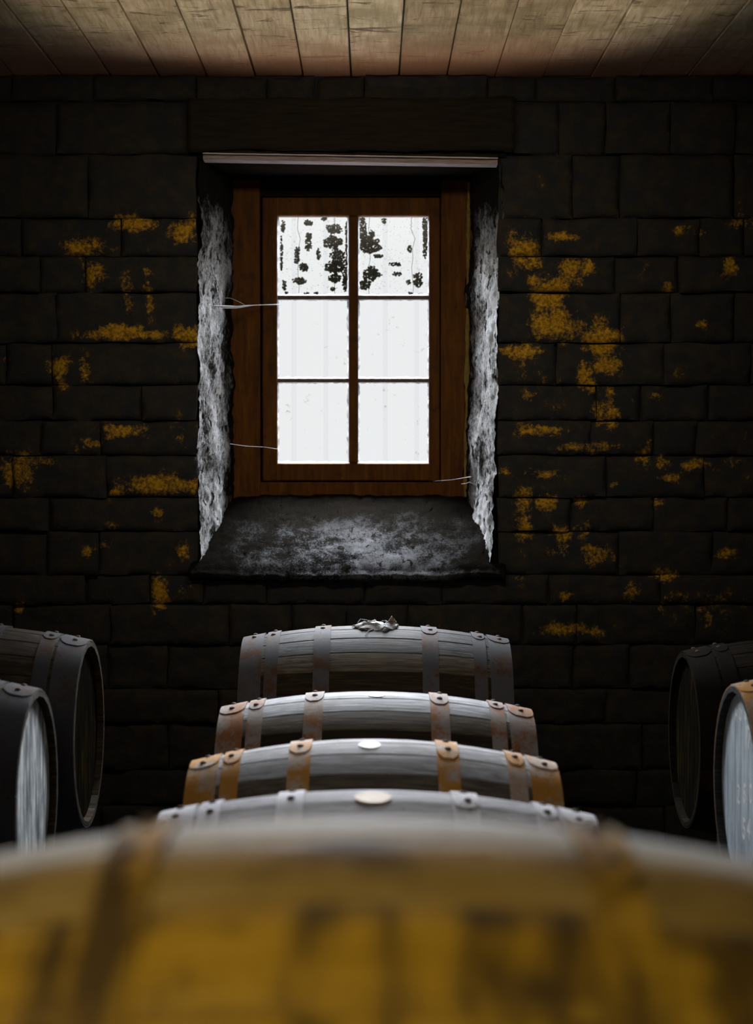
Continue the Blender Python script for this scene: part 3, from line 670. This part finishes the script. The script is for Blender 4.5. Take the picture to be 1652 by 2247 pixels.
for k in range(120):
    a = random.uniform(-0.2, math.pi + .2) if k % 4 else random.uniform(0, 6.28); kk = 1 + .22 * noise.noise(Vector((math.cos(a) * 2, math.sin(a) * 2, 1)))
    p0 = None; rr = 0.029 + .036 * kk * .9; ln = random.uniform(.003, .010)
    pts = [cloth_pt((rr + ln * q) * 1.12 * math.cos(a + .05 * q), .024 + (rr + ln * q) * .85 * math.sin(a), .004 - .002 * q + random.uniform(0, .003)) for q in (0, 1)]
    p, q = Vector(pts[0]), Vector(pts[1]); n_ = Vector((0, .2, 1)); s_ = (q - p).cross(n_).normalized() * .0006
    vs = [bm.verts.new(c) for c in (p - s_, p + s_, q + s_ * .4, q - s_ * .4)]; bm.faces.new(vs)
fr = link('fringe', bm_mesh('fringe', bm), M['burlap'], cl); fr['kind'] = 'stuff'; mm = fr.modifiers.new('s', 'SOLIDIFY'); mm.thickness = .0008
pts = [Vector(cloth_pt(x, y, .002 + l)) for x, y, l in ((.004, .052, .008), (.000, .062, .004), (-.008, .072, .002), (-.018, .080, .001), (-.027, .092, .001), (-.032, .108, .001), (-.036, .122, .001))]
tube('loose_thread', pts, 0.0011, M['burlap'], cl, 1)
pts = [Vector(cloth_pt(x, y, l)) for x, y, l in ((-.062, .002, .010), (-.052, -.004, .022), (-.035, -.006, .019), (-.022, .004, .017), (-.012, .012, .012))]
tube('loose_thread', pts, 0.0016, M['burlap'], cl, 1)

# chalk numbers on the right-hand head
def text(parent, s, size, y, z, mat, xoff):
    cu = bpy.data.curves.new('t', 'FONT'); cu.body = s; cu.size = size; cu.extrude = 0.0004; cu.offset = 0.0012; cu.align_x = 'CENTER'; cu.align_y = 'CENTER'
    o = bpy.data.objects.new('t', cu); COL.objects.link(o); dg = bpy.context.evaluated_depsgraph_get()
    me = bpy.data.meshes.new_from_object(o.evaluated_get(dg)); bpy.data.objects.remove(o)
    # text plane: reads from +y to -y, faces -x
    Mx = Matrix(((0, 0, -1, 0), (-1, 0, 0, 0), (0, 1, 0, 0), (0, 0, 0, 1))); me.transform(Mx)
    return link('chalk_number', me, mat, parent, (xoff, y, z))
hx = -(.89 / 2 - 0.019) - 0.0006
def tz(py, d): return U(1640, py, d).z - (zr1 - RR1)
for (chs, size, py) in ((((4.44, '2'), (4.365, '5'), (4.295, '0')), .072, 1752), (((4.37, '5'), (4.315, '4')), .078, 1830), (((4.345, '1'), (4.315, '7'), (4.265, '8')), .085, 1628), (((4.47, 'H'), (4.42, 'U'), (4.36, 'S'), (4.30, 'K')), .045, 1576)):
    for (dy, ch) in chs: text(cr1, ch, size, dy - 4.45 + 0.045, tz(py, dy), M['chalk'], hx)

# ------------------------------------------------------------------ cradles under every cask
def cradle(root, R, s, L, label, hx=.24):
    cx, cy, zb = root.location; g = 0.0
    c = bpy.data.objects.new('timber_cradle', None); COL.objects.link(c); c.location = (cx, cy, ZF); tag(c, label, 'cradle')
    r = prof(hx - .04, R, s, L) + .0075; top = (zb + R - r) - ZF
    for sx in (-hx, hx):
        bm = bmesh.new(); hl = 0.285; n = 16
        prof_ = [(-hl, top), (hl, top)]
        lo = [(hl, 0), (-hl, 0)]
        ring = [[bm.verts.new((sx + dx, y, z_)) for y, z_ in prof_ + lo] for dx in (-.04, .04)]
        m = len(ring[0])
        for i in range(m): bm.faces.new((ring[0][i], ring[0][(i + 1) % m], ring[1][(i + 1) % m], ring[1][i]))
        bm.faces.new(ring[0][::-1]); bm.faces.new(ring[1])
        link('bearer', bm_mesh('bearer', bm), M['timber'], c)
    link_b = bmesh.new(); add_box(link_b, (0, 0, .02), (2 * hx - .08, .09, .04), .003); link('cross_batten', bm_mesh('cross_batten', link_b), M['timber'], c)
cradle(c1, R1, .047, .89, 'dark timber cradle under the farthest middle row cask'); cradle(c2, R2, .052, .89, 'dark timber cradle under the second cask from the window')
cradle(c3, R3, .06, .89, 'dark timber cradle under the third cask from the window'); cradle(c4, R4, .052, .89, 'dark timber cradle under the blurred pale cask')
cradle(c5, R5, .088, 1.0, 'tall dark timber cradle under the nearest cask', .27)
cradle(cl1, RL1, .052, .89, 'dark timber cradle under the cask with the flaking head'); cradle(cl2, RL2, .052, .89, 'dark timber cradle under the dark cask at the left edge')
cradle(cr1, RR1, .052, .89, 'dark timber cradle under the chalked blue-grey cask'); cradle(cr2, RR2, .052, .89, 'dark timber cradle under the black cask in the right-hand dark')

# ------------------------------------------------------------------ cobwebs
def web(label, pix, dep, rad, film=None):
    n = len(pix); pts = [U(px, py, dep[0] + (dep[1] - dep[0]) * i / (n - 1)) for i, (px, py) in enumerate(pix)]
    o = tube('cobweb', pts, rad, M['web'], None, 1); tag(o, label, 'cobweb')
    for fpix in (film or []):
        bm = bmesh.new(); vs = [bm.verts.new(U(px, py, d)) for px, py, d in fpix]; bm.faces.new(vs)
        f_ = link('web_sheet', bm_mesh('web_sheet', bm), M['film'], o); f_.modifiers.new('s', 'SOLIDIFY').thickness = 0.0004
    return o
W1 = web('thick white cobweb strand from the left reveal to the upper sash', [(466, 671), (480, 671), (500, 672), (520, 673), (545, 670), (580, 669), (612, 668)], (6.45, 6.70),
    [.0008, .0025, .0035, .0035, .0015, .0012, .0022], [[(478, 672, 6.47), (530, 671, 6.55), (560, 670, 6.6), (520, 677, 6.55), (490, 677, 6.5)]])
tube('thread', [U(px, py, 6.55) for px, py in ((494, 654), (505, 654), (515, 658), (528, 664), (540, 671))], .0008, M['web'], W1, 1)
web('thin cobweb thread from the left reveal to the lower left pane', [(505, 974), (540, 979), (580, 981), (612, 986)], (6.55, 6.70), [.0012, .0009, .0006, .0011])
W3 = web('cobweb strand low on the right reveal reaching the sash', [(950, 1056), (990, 1053), (1015, 1049), (1034, 1046)], (6.70, 6.5), [.0005, .0007, .0010, .0016])
tube('thread', [U(px, py, 6.5) for px, py in ((1012, 1062), (1022, 1061), (1030, 1058), (1042, 1063))], .0013, M['web'], W3, 1)
